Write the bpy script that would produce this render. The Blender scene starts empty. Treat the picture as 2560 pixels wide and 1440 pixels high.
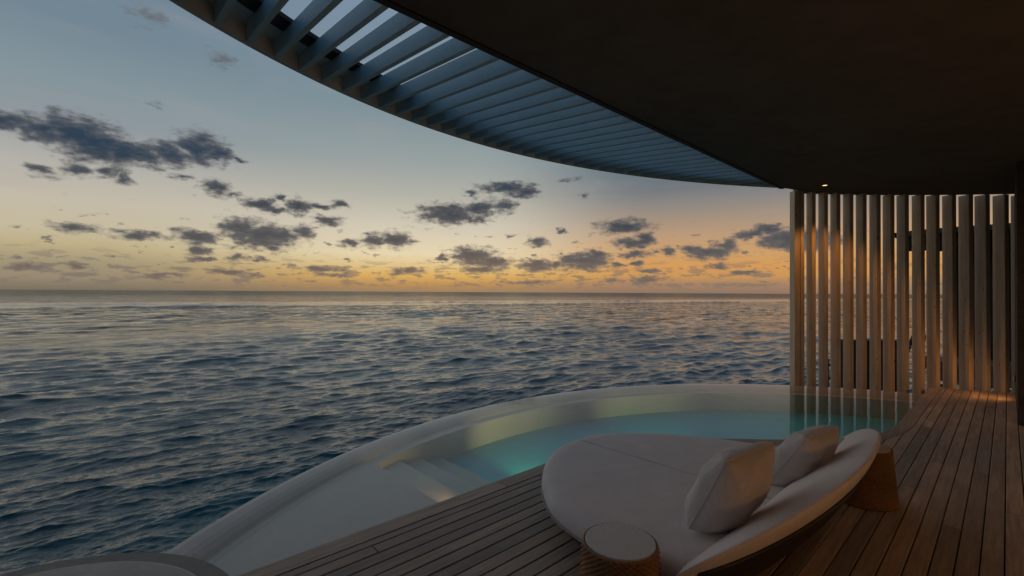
import bpy, bmesh, math, random
import numpy as np
from mathutils import Vector, Matrix
random.seed(7); rng = np.random.RandomState(7)
S = bpy.context.scene
COL = S.collection
def lin(r, g, b):
    f = lambda c: (c/255.0)/12.92 if c/255.0 <= 0.04045 else ((c/255.0+0.055)/1.055)**2.4
    return (f(r), f(g), f(b), 1.0)
# ------------------------------------------------------------------ camera
EYE = 1.65
cam = bpy.data.objects.new('camera', bpy.data.cameras.new('camera')); COL.objects.link(cam)
fw = Vector((-0.73672804, 0.67612622, 0.00922632)); rt = Vector((0.67618188, 0.73671487, 0.00541026)); up = Vector((0.00313915, -0.01022456, 0.9999428))
M = Matrix((rt, up, -fw)).transposed().to_4x4(); M.translation = (0, 0, EYE); cam.matrix_world = M
cam.data.sensor_width = 36.0; cam.data.lens = 36.0*1138/2560; cam.data.clip_start = 0.05; cam.data.clip_end = 120000
S.camera = cam
# ------------------------------------------------------------------ view / render
S.view_settings.view_transform = 'Standard'; S.view_settings.look = 'None'; S.view_settings.gamma = 1.0
S.view_settings.exposure = EXPOSURE = 0.0
S.render.engine = 'CYCLES'
S.cycles.use_denoising = True
S.cycles.max_bounces = 7; S.cycles.diffuse_bounces = 3; S.cycles.glossy_bounces = 3; S.cycles.transparent_max_bounces = 12
S.cycles.volume_bounces = 0; S.cycles.caustics_reflective = False; S.cycles.caustics_refractive = False
S.cycles.sample_clamp_indirect = 4.0
# ------------------------------------------------------------------ node helper
class NT:
    def __init__(s, tree): s.t = tree; s.t.nodes.clear()
    def n(s, typ, **k):
        nd = s.t.nodes.new(typ)
        for a, v in k.items():
            if a == 'ins':
                for i, x in v.items():
                    if isinstance(x, bpy.types.NodeSocket): s.t.links.new(x, nd.inputs[i])
                    else: nd.inputs[i].default_value = x
            else: setattr(nd, a, v)
        return nd
    def m(s, op, a, b=None, c=None, clamp=False):
        ins = {0: a}
        if b is not None: ins[1] = b
        if c is not None: ins[2] = c
        return s.n('ShaderNodeMath', operation=op, use_clamp=clamp, ins=ins).outputs[0]
    def v(s, op, a, b=None, c=None):
        ins = {0: a}
        if b is not None: ins[1] = b
        if c is not None: ins[2] = c
        nd = s.n('ShaderNodeVectorMath', operation=op, ins=ins)
        return nd.outputs[1] if op in ('LENGTH', 'DOT_PRODUCT') else nd.outputs[0]
    def ramp(s, fac, stops, interp='LINEAR'):
        nd = s.n('ShaderNodeValToRGB', ins={0: fac}); r = nd.color_ramp; r.interpolation = interp
        while len(r.elements) < len(stops): r.elements.new(0.5)
        for e, (p, c) in zip(r.elements, stops):
            e.position = p; e.color = c if len(c) == 4 else (*c, 1)
        return nd.outputs[0]
    def sm(s, x, a, b, lo=0.0, hi=1.0):
        return s.n('ShaderNodeMapRange', interpolation_type='SMOOTHSTEP', ins={0: x, 1: a, 2: b, 3: lo, 4: hi}).outputs[0]
    def mix(s, f, a, b, mode='MIX'):
        nd = s.n('ShaderNodeMix', data_type='RGBA', blend_type=mode); t = s.t
        for i, x in ((0, f), (6, a), (7, b)):
            if isinstance(x, bpy.types.NodeSocket): t.links.new(x, nd.inputs[i])
            else: nd.inputs[i].default_value = x
        return nd.outputs[2]
    def noise(s, vec, scale, detail=4.0, rough=0.55, out=0):
        return s.n('ShaderNodeTexNoise', ins={'Vector': vec, 'Scale': scale, 'Detail': detail, 'Roughness': rough}).outputs[out]
# ------------------------------------------------------------------ world: dusk sky with cumulus scraps
CLOUDS = [(1.6631, 0.2508, 0.027, 0.0142, 1),(1.63, 0.2447, 0.0329, 0.0159, 1.1),(1.5946, 0.2474, 0.0353, 0.0241, 1.25),(1.5711, 0.2368, 0.0369, 0.0234, 1.25),
(1.5261, 0.2298, 0.0424, 0.0176, 1.15),(1.4777, 0.2392, 0.038, 0.0183, 1.1),(1.4316, 0.2585, 0.035, 0.0232, 1.1),(1.401, 0.2529, 0.0305, 0.0193, 0.9),
(1.3724, 0.2463, 0.0191, 0.0075, 0.65),(1.6294, 0.1834, 0.0229, 0.0123, 0.7),(1.5895, 0.1943, 0.0226, 0.0153, 0.75),(1.5561, 0.194, 0.0217, 0.0145, 0.7),
(1.536, 0.1875, 0.0126, 0.0147, 0.75),(1.4604, 0.2032, 0.0281, 0.0078, 0.6),(1.4066, 0.1891, 0.0219, 0.0148, 0.95),(1.3814, 0.1796, 0.0158, 0.0075, 0.8),
(1.3353, 0.1655, 0.0265, 0.0139, 1),(1.3079, 0.158, 0.0172, 0.0078, 0.9),(1.2977, 0.1824, 0.0118, 0.0079, 0.8),(1.2692, 0.1692, 0.0214, 0.0159, 1),
(1.2288, 0.1726, 0.0295, 0.0089, 0.75),(1.191, 0.1795, 0.0229, 0.0099, 0.8),(1.5931, 0.1, 0.0246, 0.0076, 0.95),(1.5196, 0.0938, 0.0315, 0.0088, 0.95),
(1.436, 0.0969, 0.0347, 0.0116, 1.05),(1.3679, 0.1184, 0.0317, 0.0151, 1.05),(1.328, 0.1059, 0.0494, 0.0193, 1.2),(1.2579, 0.1181, 0.0216, 0.0176, 0.85),
(1.2136, 0.1435, 0.0313, 0.0122, 0.85),(1.4298, 0.0734, 0.0247, 0.0094, 0.95),(1.3739, 0.0637, 0.0165, 0.0075, 0.9),(1.3142, 0.0834, 0.0204, 0.0101, 0.9),
(1.3344, 0.0616, 0.0167, 0.0054, 0.9),(1.4266, 0.0569, 0.0225, 0.0044, 0.9),(1.167, 0.1007, 0.0233, 0.01, 0.95),(1.1234, 0.1066, 0.0287, 0.0126, 0.95),
(1.0786, 0.1099, 0.0295, 0.0154, 1.05),(0.9604, 0.1698, 0.0642, 0.0192, 1.1),(0.8995, 0.1844, 0.0306, 0.0176, 1.05),(0.8468, 0.1896, 0.022, 0.0159, 1.05),
(0.8383, 0.2293, 0.0528, 0.0124, 1.05),(0.803, 0.2206, 0.0308, 0.0141, 0.95),(0.9172, 0.2166, 0.0174, 0.007, 0.85),(0.8994, 0.158, 0.0262, 0.0088, 0.8),
(0.7069, 0.2459, 0.0305, 0.007, 0.6),(0.6704, 0.21, 0.0129, 0.0105, 0.65),(0.5874, 0.141, 0.047, 0.0137, 1.1),(0.7717, 0.1096, 0.0211, 0.0105, 1),
(0.7238, 0.1349, 0.0122, 0.0053, 0.8),(0.8289, 0.1236, 0.0132, 0.0062, 0.5),(0.912, 0.0788, 0.0417, 0.0175, 1.15),(0.8681, 0.0661, 0.0368, 0.0141, 0.95),
(0.8987, 0.0509, 0.0436, 0.0105, 0.9),(1.0531, 0.0438, 0.0331, 0.0077, 0.95),(0.977, 0.0735, 0.0154, 0.0078, 0.8),(0.7758, 0.0604, 0.0369, 0.0105, 1.1),
(0.7339, 0.0605, 0.0175, 0.0088, 0.95),(0.6699, 0.069, 0.0483, 0.0156, 1.15),(0.646, 0.081, 0.0171, 0.0121, 1.1),(0.6038, 0.0616, 0.0185, 0.0069, 1),
(0.5667, 0.1055, 0.0373, 0.0102, 1.05),(0.5447, 0.1143, 0.0196, 0.0118, 1.1),(0.5625, 0.0816, 0.0247, 0.0085, 1.05),(0.5221, 0.0876, 0.0112, 0.0067, 0.7),
(0.4998, 0.0879, 0.0127, 0.01, 0.9),(0.5584, 0.0612, 0.0131, 0.0051, 0.9),(0.4255, 0.0834, 0.0424, 0.0113, 1.1),(0.3867, 0.0934, 0.0189, 0.0096, 1.1),
(0.3431, 0.1142, 0.0365, 0.0094, 0.95),(0.3193, 0.1221, 0.0217, 0.0115, 1.05),(0.2864, 0.1034, 0.0363, 0.0166, 1.2),(0.2394, 0.1007, 0.0279, 0.0161, 1.15),
(0.538, 0.0272, 0.0342, 0.0101, 0.95),(0.3997, 0.0538, 0.0235, 0.0064, 0.9),(0.35, 0.0403, 0.0281, 0.0062, 0.9),(0.53, 0.0457, 0.0275, 0.0042, 0.9),
(0.6037, 0.0256, 0.0269, 0.0077, 0.8),(0.7932, 0.0217, 0.0527, 0.007, 0.8),(1.2203, 0.0455, 0.0384, 0.0073, 0.95),(1.2051, 0.0336, 0.033, 0.0065, 0.8),
(1.3864, 0.0348, 0.0224, 0.0052, 0.9),(1.3408, 0.0284, 0.0198, 0.0046, 0.75),(1.4867, 0.0248, 0.0451, 0.0063, 0.7),(1.5879, 0.0387, 0.0199, 0.007, 0.7),
(1.6487, 0.0341, 0.0247, 0.0066, 0.75),(1.4027, 0.4273, 0.0423, 0.0267, 0.42),(1.5075, 0.4713, 0.0463, 0.0344, 0.36),(1.5006, 0.3199, 0.0316, 0.0111, 0.3)]
SUN_U = 0.98                      # azimuth of the afterglow, radians left of +Y
W = bpy.data.worlds.new('World'); S.world = W; W.use_nodes = True
N = NT(W.node_tree)
d = N.n('ShaderNodeTexCoord').outputs['Generated']
sep = N.n('ShaderNodeSeparateXYZ', ins={0: d})
dx, dy, dz = sep.outputs[0], sep.outputs[1], sep.outputs[2]
hxy = N.m('SQRT', N.m('ADD', N.m('MULTIPLY', dx, dx), N.m('MULTIPLY', dy, dy)))
el = N.m('DIVIDE', dz, N.m('MAXIMUM', hxy, 0.02))
az = N.m('ARCTAN2', N.m('MULTIPLY', dx, -1.0), dy)
cosaz = N.m('DIVIDE', N.v('DOT_PRODUCT', d, (-math.sin(SUN_U), math.cos(SUN_U), 0)), N.m('MAXIMUM', hxy, 0.02))
e1 = N.m('MULTIPLY', N.m('MAXIMUM', el, 0.0), 1.0/1.2, clamp=True)   # 0..1.2 of tan(elevation)
q = lambda t: t/1.2
core = N.ramp(e1, [(q(0), lin(150, 128, 98)), (q(.013), lin(172, 136, 90)), (q(.034), lin(214, 170, 94)), (q(.055), lin(220, 192, 134)), (q(.08), lin(227, 211, 174)),
                   (q(.14), lin(207, 199, 180)), (q(.21), lin(176, 176, 165)), (q(.28), lin(150, 160, 160)), (q(.39), lin(125, 143, 151)), (q(.6), lin(122, 142, 162)), (q(1.1), lin(78, 110, 138))])
side = N.ramp(e1, [(q(0), lin(122, 112, 95)), (q(.02), lin(150, 136, 114)), (q(.045), lin(162, 149, 120)), (q(.073), lin(190, 175, 136)), (q(.097), lin(196, 185, 157)), (q(.145), lin(194, 186, 168)),
                   (q(.20), lin(178, 175, 168)), (q(.27), lin(142, 151, 156)), (q(.33), lin(132, 148, 155)), (q(.43), lin(114, 134, 147)), (q(1.1), lin(72, 106, 134))])
right = N.ramp(e1, [(q(0), lin(142, 118, 101)), (q(.02), lin(168, 131, 100)), (q(.035), lin(203, 150, 88)), (q(.055), lin(212, 154, 90)), (q(.08), lin(205, 158, 105)), (q(.12), lin(186, 153, 122)),
                    (q(.16), lin(158, 142, 126)), (q(.19), lin(136, 132, 130)), (q(.215), lin(116, 120, 124)), (q(.25), lin(100, 114, 124)), (q(.5), lin(90, 112, 136)), (q(1.1), lin(74, 108, 140))])
away = N.ramp(e1, [(q(0), lin(84, 88, 104)), (q(.1), lin(84, 92, 114)), (q(.3), lin(50, 76, 100)), (q(1.1), lin(34, 72, 98))])
f_side = N.sm(az, SUN_U+0.10, SUN_U+0.62)
f_right = N.sm(az, SUN_U-0.06, SUN_U-0.46)
sky = N.mix(f_side, core, side); sky = N.mix(f_right, sky, right)
sky = N.mix(N.sm(cosaz, 0.55, -0.45), sky, away)
# cloud coordinates
uv = N.n('ShaderNodeCombineXYZ', ins={0: az, 1: el, 2: 0.0}).outputs[0]
wv = N.v('MULTIPLY', uv, (1.0, 1.9, 1.0))
warp = N.v('MULTIPLY', N.v('SUBTRACT', N.noise(wv, 30.0, 3.0, 0.6, out=1), (0.5, 0.5, 0.5)), (0.045, 0.022, 0.0))
uw = N.v('ADD', uv, warp)
mx = None
for (cu, cv, ru, rv, st) in CLOUDS:
    ru *= 1.30; rv *= 1.28
    l = N.v('LENGTH', N.v('MULTIPLY_ADD', uw, (1/ru, 1/rv, 0), (-cu/ru, -cv/rv, 0)))
    val = N.m('SUBTRACT', st+0.12, l)
    mx = val if mx is None else N.m('SMOOTH_MAX', mx, val, 0.15)
fb = N.m('ADD', N.m('MULTIPLY', N.noise(wv, 36.0, 6.0, 0.58), 0.75), N.m('MULTIPLY', N.noise(wv, 85.0, 3.0, 0.5), 0.25))
dens = N.m('ADD', mx, N.m('MULTIPLY', N.m('SUBTRACT', fb, 0.5), 2.5))
a_big = N.sm(dens, -0.08, 0.72)
# low bank of small distant clouds, all the way round the horizon
lv = N.v('MULTIPLY', uv, (1.0, 3.6, 1.0))
lowc = N.noise(lv, 26.0, 6.0, 0.6)
band = N.m('MULTIPLY', N.sm(el, 0.0, 0.02), N.sm(el, 0.085, 0.03))
a_low = N.m('MULTIPLY', N.sm(lowc, 0.50, 0.60), N.m('MULTIPLY', band, 0.7))
mv = N.v('ADD', N.v('MULTIPLY', uv, (1.0, 2.3, 1.0)), (3.1, 1.7, 0.0))
midc = N.noise(mv, 30.0, 5.0, 0.58)
a_mid = N.m('MULTIPLY', N.sm(midc, 0.605, 0.68), N.m('MULTIPLY', N.m('MULTIPLY', N.sm(el, 0.025, 0.05), N.sm(el, 0.17, 0.08)), 0.8))
# thin high streaks
hv = N.v('MULTIPLY', uv, (1.0, 4.0, 1.0))
a_high = N.m('MULTIPLY', N.m('MULTIPLY', N.sm(N.noise(hv, 5.0, 5.0, 0.55), 0.5, 0.8), N.sm(el, 0.05, 0.2)), 0.22)
ccol = N.ramp(e1, [(q(.0), lin(128, 108, 92)), (q(.03), lin(112, 98, 86)), (q(.08), lin(78, 78, 82)), (q(.16), lin(48, 60, 72)), (q(.24), lin(34, 56, 76)), (q(.5), lin(88, 100, 112))])
thick = N.sm(dens, 0.2, 1.3)
ccol = N.mix(N.m('MULTIPLY', N.m('SUBTRACT', 1.0, thick), 0.45), ccol, lin(128, 122, 118))
sky = N.mix(a_high, sky, lin(168, 160, 164))
sky = N.mix(a_low, sky, ccol); sky = N.mix(a_mid, sky, ccol)
sky = N.mix(N.m('MULTIPLY', a_big, 0.97), sky, ccol)
# physical sky adds its own faint blue on top of the measured dusk colours
nish = N.n('ShaderNodeTexSky', sky_type='NISHITA', sun_disc=False, sun_elevation=math.radians(1.0), sun_rotation=-SUN_U)
bg1 = N.n('ShaderNodeBackground', ins={0: sky, 1: 1.0})
bg2 = N.n('ShaderNodeBackground', ins={0: nish.outputs[0], 1: 0.002})
add = N.n('ShaderNodeAddShader', ins={0: bg1.outputs[0], 1: bg2.outputs[0]})
N.n('ShaderNodeOutputWorld', ins={0: add.outputs[0]})
W.cycles.sampling_method = 'MANUAL'; W.cycles.sample_map_resolution = 512
# the sun has just set: only its broad warm afterglow is left as a lamp
sl = bpy.data.lights.new('afterglow_sun', 'SUN'); sl.energy = 0.30; sl.angle = math.radians(120); sl.color = (1.0, 0.80, 0.62)
so = bpy.data.objects.new('afterglow_sun', sl); COL.objects.link(so)
sdir = Vector((-math.sin(SUN_U+0.3), math.cos(SUN_U+0.3), math.tan(math.radians(7))))
so.rotation_euler = sdir.to_track_quat('Z', 'Y').to_euler(); so.location = (-20, 12, 10)
# ------------------------------------------------------------------ object helpers
def root(name, loc, label, cat, group=None):
    o = bpy.data.objects.new(name, None); COL.objects.link(o); o.location = loc; o.empty_display_size = 0.1
    o['label'] = label; o['category'] = cat
    if group: o['group'] = group
    return o
def worldloc(o):
    v = Vector((0, 0, 0))
    while o is not None: v += o.location; o = o.parent
    return v
def mesh(name, verts, faces, mat, parent=None, smooth=False, kind=None, label=None, cat=None, group=None):
    off = worldloc(parent) if parent else Vector((0, 0, 0))
    va = np.asarray(verts, dtype=float) - np.array(off)
    me = bpy.data.meshes.new(name); me.from_pydata(va.tolist(), [], [tuple(int(i) for i in f) for f in faces]); me.update()
    if smooth: me.shade_smooth()
    if mat: me.materials.append(mat)
    o = bpy.data.objects.new(name, me); COL.objects.link(o); o.parent = parent
    if kind: o['kind'] = kind
    if label: o['label'] = label
    if cat: o['category'] = cat
    if group: o['group'] = group
    return o
def box(x0, x1, y0, y1, z0, z1):
    v = [(x0, y0, z0), (x1, y0, z0), (x1, y1, z0), (x0, y1, z0), (x0, y0, z1), (x1, y0, z1), (x1, y1, z1), (x0, y1, z1)]
    f = [(0, 3, 2, 1), (4, 5, 6, 7), (0, 1, 5, 4), (1, 2, 6, 5), (2, 3, 7, 6), (3, 0, 4, 7)]
    return v, f
def join(*ms):
    V, F = [], []
    for v, f in ms:
        n = len(V); V += [tuple(p) for p in v]; F += [tuple(i+n for i in ff) for ff in f]
    return V, F
def prism(poly, z0, z1, zf=None):
    """vertical prism over a 2D polygon; z0/z1 numbers or functions of (x, y)"""
    g = lambda z, p: z(p[0], p[1]) if callable(z) else z
    n = len(poly)
    a = sum(poly[i][0]*poly[(i+1) % n][1]-poly[(i+1) % n][0]*poly[i][1] for i in range(n))
    if a < 0: poly = poly[::-1]
    v = [(p[0], p[1], g(z0, p)) for p in poly]+[(p[0], p[1], g(z1, p)) for p in poly]
    f = [tuple(range(n))[::-1], tuple(range(n, 2*n))]+[(i, (i+1) % n, n+(i+1) % n, n+i) for i in range(n)]
    return v, f
def strip(A, B, z0, z1):
    """curved bar between two matching 2D polylines"""
    g = lambda z, p: z(p[0], p[1]) if callable(z) else z
    n = len(A); v = []
    for P, z in ((A, z0), (B, z0), (B, z1), (A, z1)): v += [(p[0], p[1], g(z, p)) for p in P]
    f = []
    for k in range(4):
        a, b = k*n, ((k+1) % 4)*n
        f += [(a+i, a+i+1, b+i+1, b+i) for i in range(n-1)]
    f += [(0, n, 2*n, 3*n), (n-1, 4*n-1, 3*n-1, 2*n-1)]
    return v, f
def lathe(c, prof, seg=48, rf=None, cap0=True, cap1=True):
    v = []; f = []; m = len(prof)
    for j, (r, z) in enumerate(prof):
        for i in range(seg):
            a = 2*math.pi*i/seg; rr = r if rf is None else rf(r, z, a, j)
            v.append((c[0]+rr*math.cos(a), c[1]+rr*math.sin(a), c[2]+z))
    for j in range(m-1):
        for i in range(seg):
            i2 = (i+1) % seg; f.append((j*seg+i, j*seg+i2, (j+1)*seg+i2, (j+1)*seg+i))
    if cap0: f.append(tuple(range(seg))[::-1])
    if cap1: f.append(tuple((m-1)*seg+i for i in range(seg)))
    return v, f
def tube(pts, r, seg=8):
    v = []; f = []; n = len(pts); P = [Vector(p) for p in pts]
    for i, p in enumerate(P):
        t = (P[min(i+1, n-1)]-P[max(i-1, 0)]).normalized()
        a = t.cross(Vector((0, 0, 1)));  a = a.normalized() if a.length > 1e-4 else Vector((1, 0, 0)); b = t.cross(a)
        rr = r[i] if isinstance(r, (list, tuple)) else r
        for k in range(seg):
            th = 2*math.pi*k/seg; v.append(tuple(p+a*rr*math.cos(th)+b*rr*math.sin(th)))
    for i in range(n-1):
        for k in range(seg):
            k2 = (k+1) % seg; f.append((i*seg+k, i*seg+k2, (i+1)*seg+k2, (i+1)*seg+k))
    f += [tuple(range(seg))[::-1], tuple((n-1)*seg+k for k in range(seg))]
    return v, f
# ------------------------------------------------------------------ materials
def material(name):
    m = bpy.data.materials.new(name); m.use_nodes = True; return m, NT(m.node_tree)
def finish(T, bsdf, vol=None, disp=None):
    o = T.n('ShaderNodeOutputMaterial'); T.t.links.new(bsdf, o.inputs[0])
    if vol: T.t.links.new(vol, o.inputs[1])
def wood(name, c1, c2, c3, axis='y', scale=1.0, rough=0.6, knots=False, vary=0.25, bump=0.25, spec=0.4):
    m, T = material(name)
    tc = T.n('ShaderNodeTexCoord').outputs['Object']; rnd = T.n('ShaderNodeObjectInfo').outputs['Random']
    st = {'x': (1.2, 22, 22), 'y': (22, 1.2, 22), 'z': (22, 22, 1.2)}[axis]
    off = T.n('ShaderNodeCombineXYZ', ins={0: T.m('MULTIPLY', rnd, 37.0), 1: T.m('MULTIPLY', rnd, 91.0), 2: T.m('MULTIPLY', rnd, 53.0)}).outputs[0]
    p = T.v('ADD', tc, off)
    g = T.noise(T.v('MULTIPLY', p, tuple(s*scale for s in st)), 1.6, 7.0, 0.62)
    g2 = T.noise(T.v('MULTIPLY', p, tuple(s*scale*3.5 for s in st)), 2.0, 4.0, 0.6)
    big = T.noise(p, 2.2*scale, 3.0, 0.5)
    col = T.ramp(T.m('ADD', T.m('MULTIPLY', g, 0.75), T.m('MULTIPLY', g2, 0.25)), [(0.32, c1), (0.5, c2), (0.7, c3)])
    col = T.mix(T.m('MULTIPLY', T.sm(big, 0.42, 0.7), 0.35), col, c1)
    hs = T.n('ShaderNodeHueSaturation', ins={'Saturation': T.m('ADD', 0.85, T.m('MULTIPLY', rnd, 0.3)), 'Value': T.m('ADD', 1.0-vary, T.m('MULTIPLY', rnd, 2*vary)), 'Color': col})
    col = hs.outputs[0]
    if knots:
        vz = T.n('ShaderNodeTexVoronoi', ins={'Vector': T.v('MULTIPLY', p, (9, 9, 2.6)), 'Scale': 1.0}).outputs['Distance']
        col = T.mix(T.sm(vz, 0.10, 0.04), col, (c1[0]*0.25, c1[1]*0.22, c1[2]*0.2, 1))
    bp = T.n('ShaderNodeBump', ins={'Strength': bump, 'Distance': 0.004, 'Height': T.m('ADD', g, g2)}).outputs[0]
    b = T.n('ShaderNodeBsdfPrincipled', ins={'Base Color': col, 'Roughness': T.m('ADD', rough-0.1, T.m('MULTIPLY', g, 0.25)), 'Normal': bp, 'Specular IOR Level': spec})
    finish(T, b.outputs[0]); return m
def plain(name, c, rough=0.6, nscale=18.0, amt=0.18, bump=0.1, metal=0.0, spec=0.4, emis=None, dist=0.003):
    m, T = material(name)
    tc = T.n('ShaderNodeTexCoord').outputs['Object']
    n1 = T.noise(tc, nscale, 6.0, 0.6); n2 = T.noise(tc, nscale*0.12, 3.0, 0.5)
    f = T.m('ADD', T.m('MULTIPLY', n1, 0.5), T.m('MULTIPLY', n2, 0.5))
    col = T.ramp(f, [(0.3, tuple(x*(1-amt) for x in c[:3])), (0.7, tuple(min(1, x*(1+amt)) for x in c[:3]))])
    bp = T.n('ShaderNodeBump', ins={'Strength': bump, 'Distance': dist, 'Height': n1}).outputs[0]
    ins = {'Base Color': col, 'Roughness': rough, 'Metallic': metal, 'Normal': bp, 'Specular IOR Level': spec}
    if emis: ins['Emission Color'] = (*emis[0], 1); ins['Emission Strength'] = emis[1]
    b = T.n('ShaderNodeBsdfPrincipled', ins=ins); finish(T, b.outputs[0]); return m
M_deck = wood('weathered_teak', (0.23, 0.165, 0.125, 1), (0.39, 0.29, 0.225, 1), (0.51, 0.405, 0.33, 1), 'y', 1.0, 0.62, vary=0.28, bump=0.6)
M_slat = wood('pale_timber', (0.48, 0.34, 0.22, 1), (0.70, 0.51, 0.345, 1), (0.82, 0.63, 0.45, 1), 'z', 0.8, 0.55, knots=True, vary=0.08, bump=0.2)
M_louv = plain('sky_tinted_louver_paint', (0.60, 0.75, 0.81), 0.5, 14, 0.1, 0.05)  # white louvers; the blue of the sky light is put into this colour
M_rim = plain('rim_paint', (0.85, 0.78, 0.68), 0.55, 10, 0.15, 0.08)
M_soff = plain('dark_soffit', (0.16, 0.125, 0.09), 0.75, 4, 0.25, 0.1)
M_black = plain('black_gutter', (0.004, 0.004, 0.006), 0.5, 10, 0.1, 0.02)
M_roofm = plain('roof_membrane', (0.35, 0.35, 0.34), 0.7, 6, 0.15, 0.1)
M_under = plain('deck_substructure', (0.012, 0.010, 0.009), 0.9, 10, 0.2, 0.1)
M_pool = plain('pool_plaster', (0.56, 0.43, 0.36), 0.5, 30, 0.10, 0.1)
M_poolfloor = plain('water_tinted_pool_floor', (0.04, 0.44, 0.52), 0.4, 60, 0.12, 0.1)  # teal of the deeper water is put into the pale floor colour
M_poolrim = plain('pool_rim_stone', (0.46, 0.38, 0.33), 0.35, 26, 0.14, 0.15)
M_poolout = plain('pool_outer_stone', (0.13, 0.13, 0.14), 0.6, 20, 0.2, 0.2)
M_stone = plain('dark_textured_wall', (0.085, 0.062, 0.045), 0.8, 40, 0.5, 0.8, dist=0.01)
M_facade = plain('villa_facade', (0.45, 0.37, 0.28), 0.7, 12, 0.2, 0.2)
M_frame = plain('dark_lounge_frame', (0.022, 0.018, 0.014), 0.45, 30, 0.2, 0.1)
def fabric(name, c, weave=420.0, amt=0.1, fold_k=0.25):
    m, T = material(name)
    tc = T.n('ShaderNodeTexCoord').outputs['Object']
    w1 = T.n('ShaderNodeTexWave', bands_direction='Y', ins={'Vector': tc, 'Scale': weave/6.28*0.6, 'Distortion': 1.5, 'Detail': 2.0}).outputs[1]
    w2 = T.n('ShaderNodeTexWave', bands_direction='X', ins={'Vector': tc, 'Scale': weave/6.28*0.6, 'Distortion': 1.5, 'Detail': 2.0}).outputs[1]
    wv_ = T.m('MULTIPLY', T.m('ADD', w1, w2), 0.5)
    n = T.noise(tc, 5.0, 5.0, 0.6); n3 = T.noise(tc, 160.0, 2.0, 0.6)
    f = T.m('ADD', T.m('MULTIPLY', n, 0.5), T.m('ADD', T.m('MULTIPLY', wv_, 0.2), T.m('MULTIPLY', n3, 0.3)))
    col = T.ramp(f, [(0.3, tuple(x*(1-amt) for x in c)), (0.7, tuple(x*(1+amt) for x in c))])
    fold = T.m('ADD', T.noise(tc, 6.0, 3.0, 0.5), T.m('MULTIPLY', T.noise(T.v('MULTIPLY', tc, (1.0, 0.45, 1.8)), 16.0, 4.0, 0.55), 0.35))
    bp1 = T.n('ShaderNodeBump', ins={'Strength': fold_k, 'Distance': 0.03, 'Height': fold}).outputs[0]
    bp = T.n('ShaderNodeBump', ins={'Strength': 0.35, 'Distance': 0.0015, 'Height': T.m('ADD', wv_, n3), 'Normal': bp1}).outputs[0]
    b = T.n('ShaderNodeBsdfPrincipled', ins={'Base Color': col, 'Roughness': 0.9, 'Normal': bp, 'Specular IOR Level': 0.15, 'Sheen Weight': 0.15, 'Sheen Roughness': 0.5})
    finish(T, b.outputs[0]); return m
M_fab = fabric('lounge_canvas', (0.78, 0.70, 0.68))
M_pil = fabric('pillow_canvas', (0.66, 0.60, 0.57), 520, 0.1, 0.75)
M_pipe = fabric('piping_canvas', (0.36, 0.33, 0.32), 300)
def terrazzo(name, base):
    m, T = material(name)
    tc = T.n('ShaderNodeTexCoord').outputs['Object']
    v1 = T.n('ShaderNodeTexVoronoi', ins={'Vector': tc, 'Scale': 130.0}); v2 = T.n('ShaderNodeTexVoronoi', ins={'Vector': tc, 'Scale': 60.0})
    n = T.noise(tc, 240.0, 3.0, 0.6)
    col = T.mix(T.sm(n, 0.35, 0.65), tuple(x*0.86 for x in base)+(1,), tuple(x*1.1 for x in base)+(1,))
    col = T.mix(T.m('MULTIPLY', T.sm(v1.outputs['Distance'], 0.28, 0.18), T.sm(T.n('ShaderNodeSeparateColor', ins={0: v1.outputs['Color']}).outputs[0], 0.5, 0.6)), col, (0.09, 0.09, 0.09, 1))
    col = T.mix(T.m('MULTIPLY', T.sm(v2.outputs['Distance'], 0.2, 0.12), T.sm(T.n('ShaderNodeSeparateColor', ins={0: v2.outputs['Color']}).outputs[1], 0.7, 0.75)), col, (0.6, 0.58, 0.54, 1))
    b = T.n('ShaderNodeBsdfPrincipled', ins={'Base Color': col, 'Roughness': 0.45}); finish(T, b.outputs[0]); return m
M_terr = terrazzo('terrazzo_top', (0.56, 0.53, 0.50))
M_wick = plain('natural_wicker', (0.27, 0.135, 0.06), 0.55, 60, 0.45, 0.4, dist=0.002)
M_tabrim = plain('grey_stone_rim', (0.24, 0.225, 0.205), 0.6, 60, 0.25, 0.3)
M_tabtop = plain('pale_stone_top', (0.46, 0.43, 0.40), 0.5, 45, 0.22, 0.2)
M_metal = plain('dark_metal', (0.05, 0.045, 0.04), 0.4, 20, 0.2, 0.05, metal=0.8)
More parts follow.
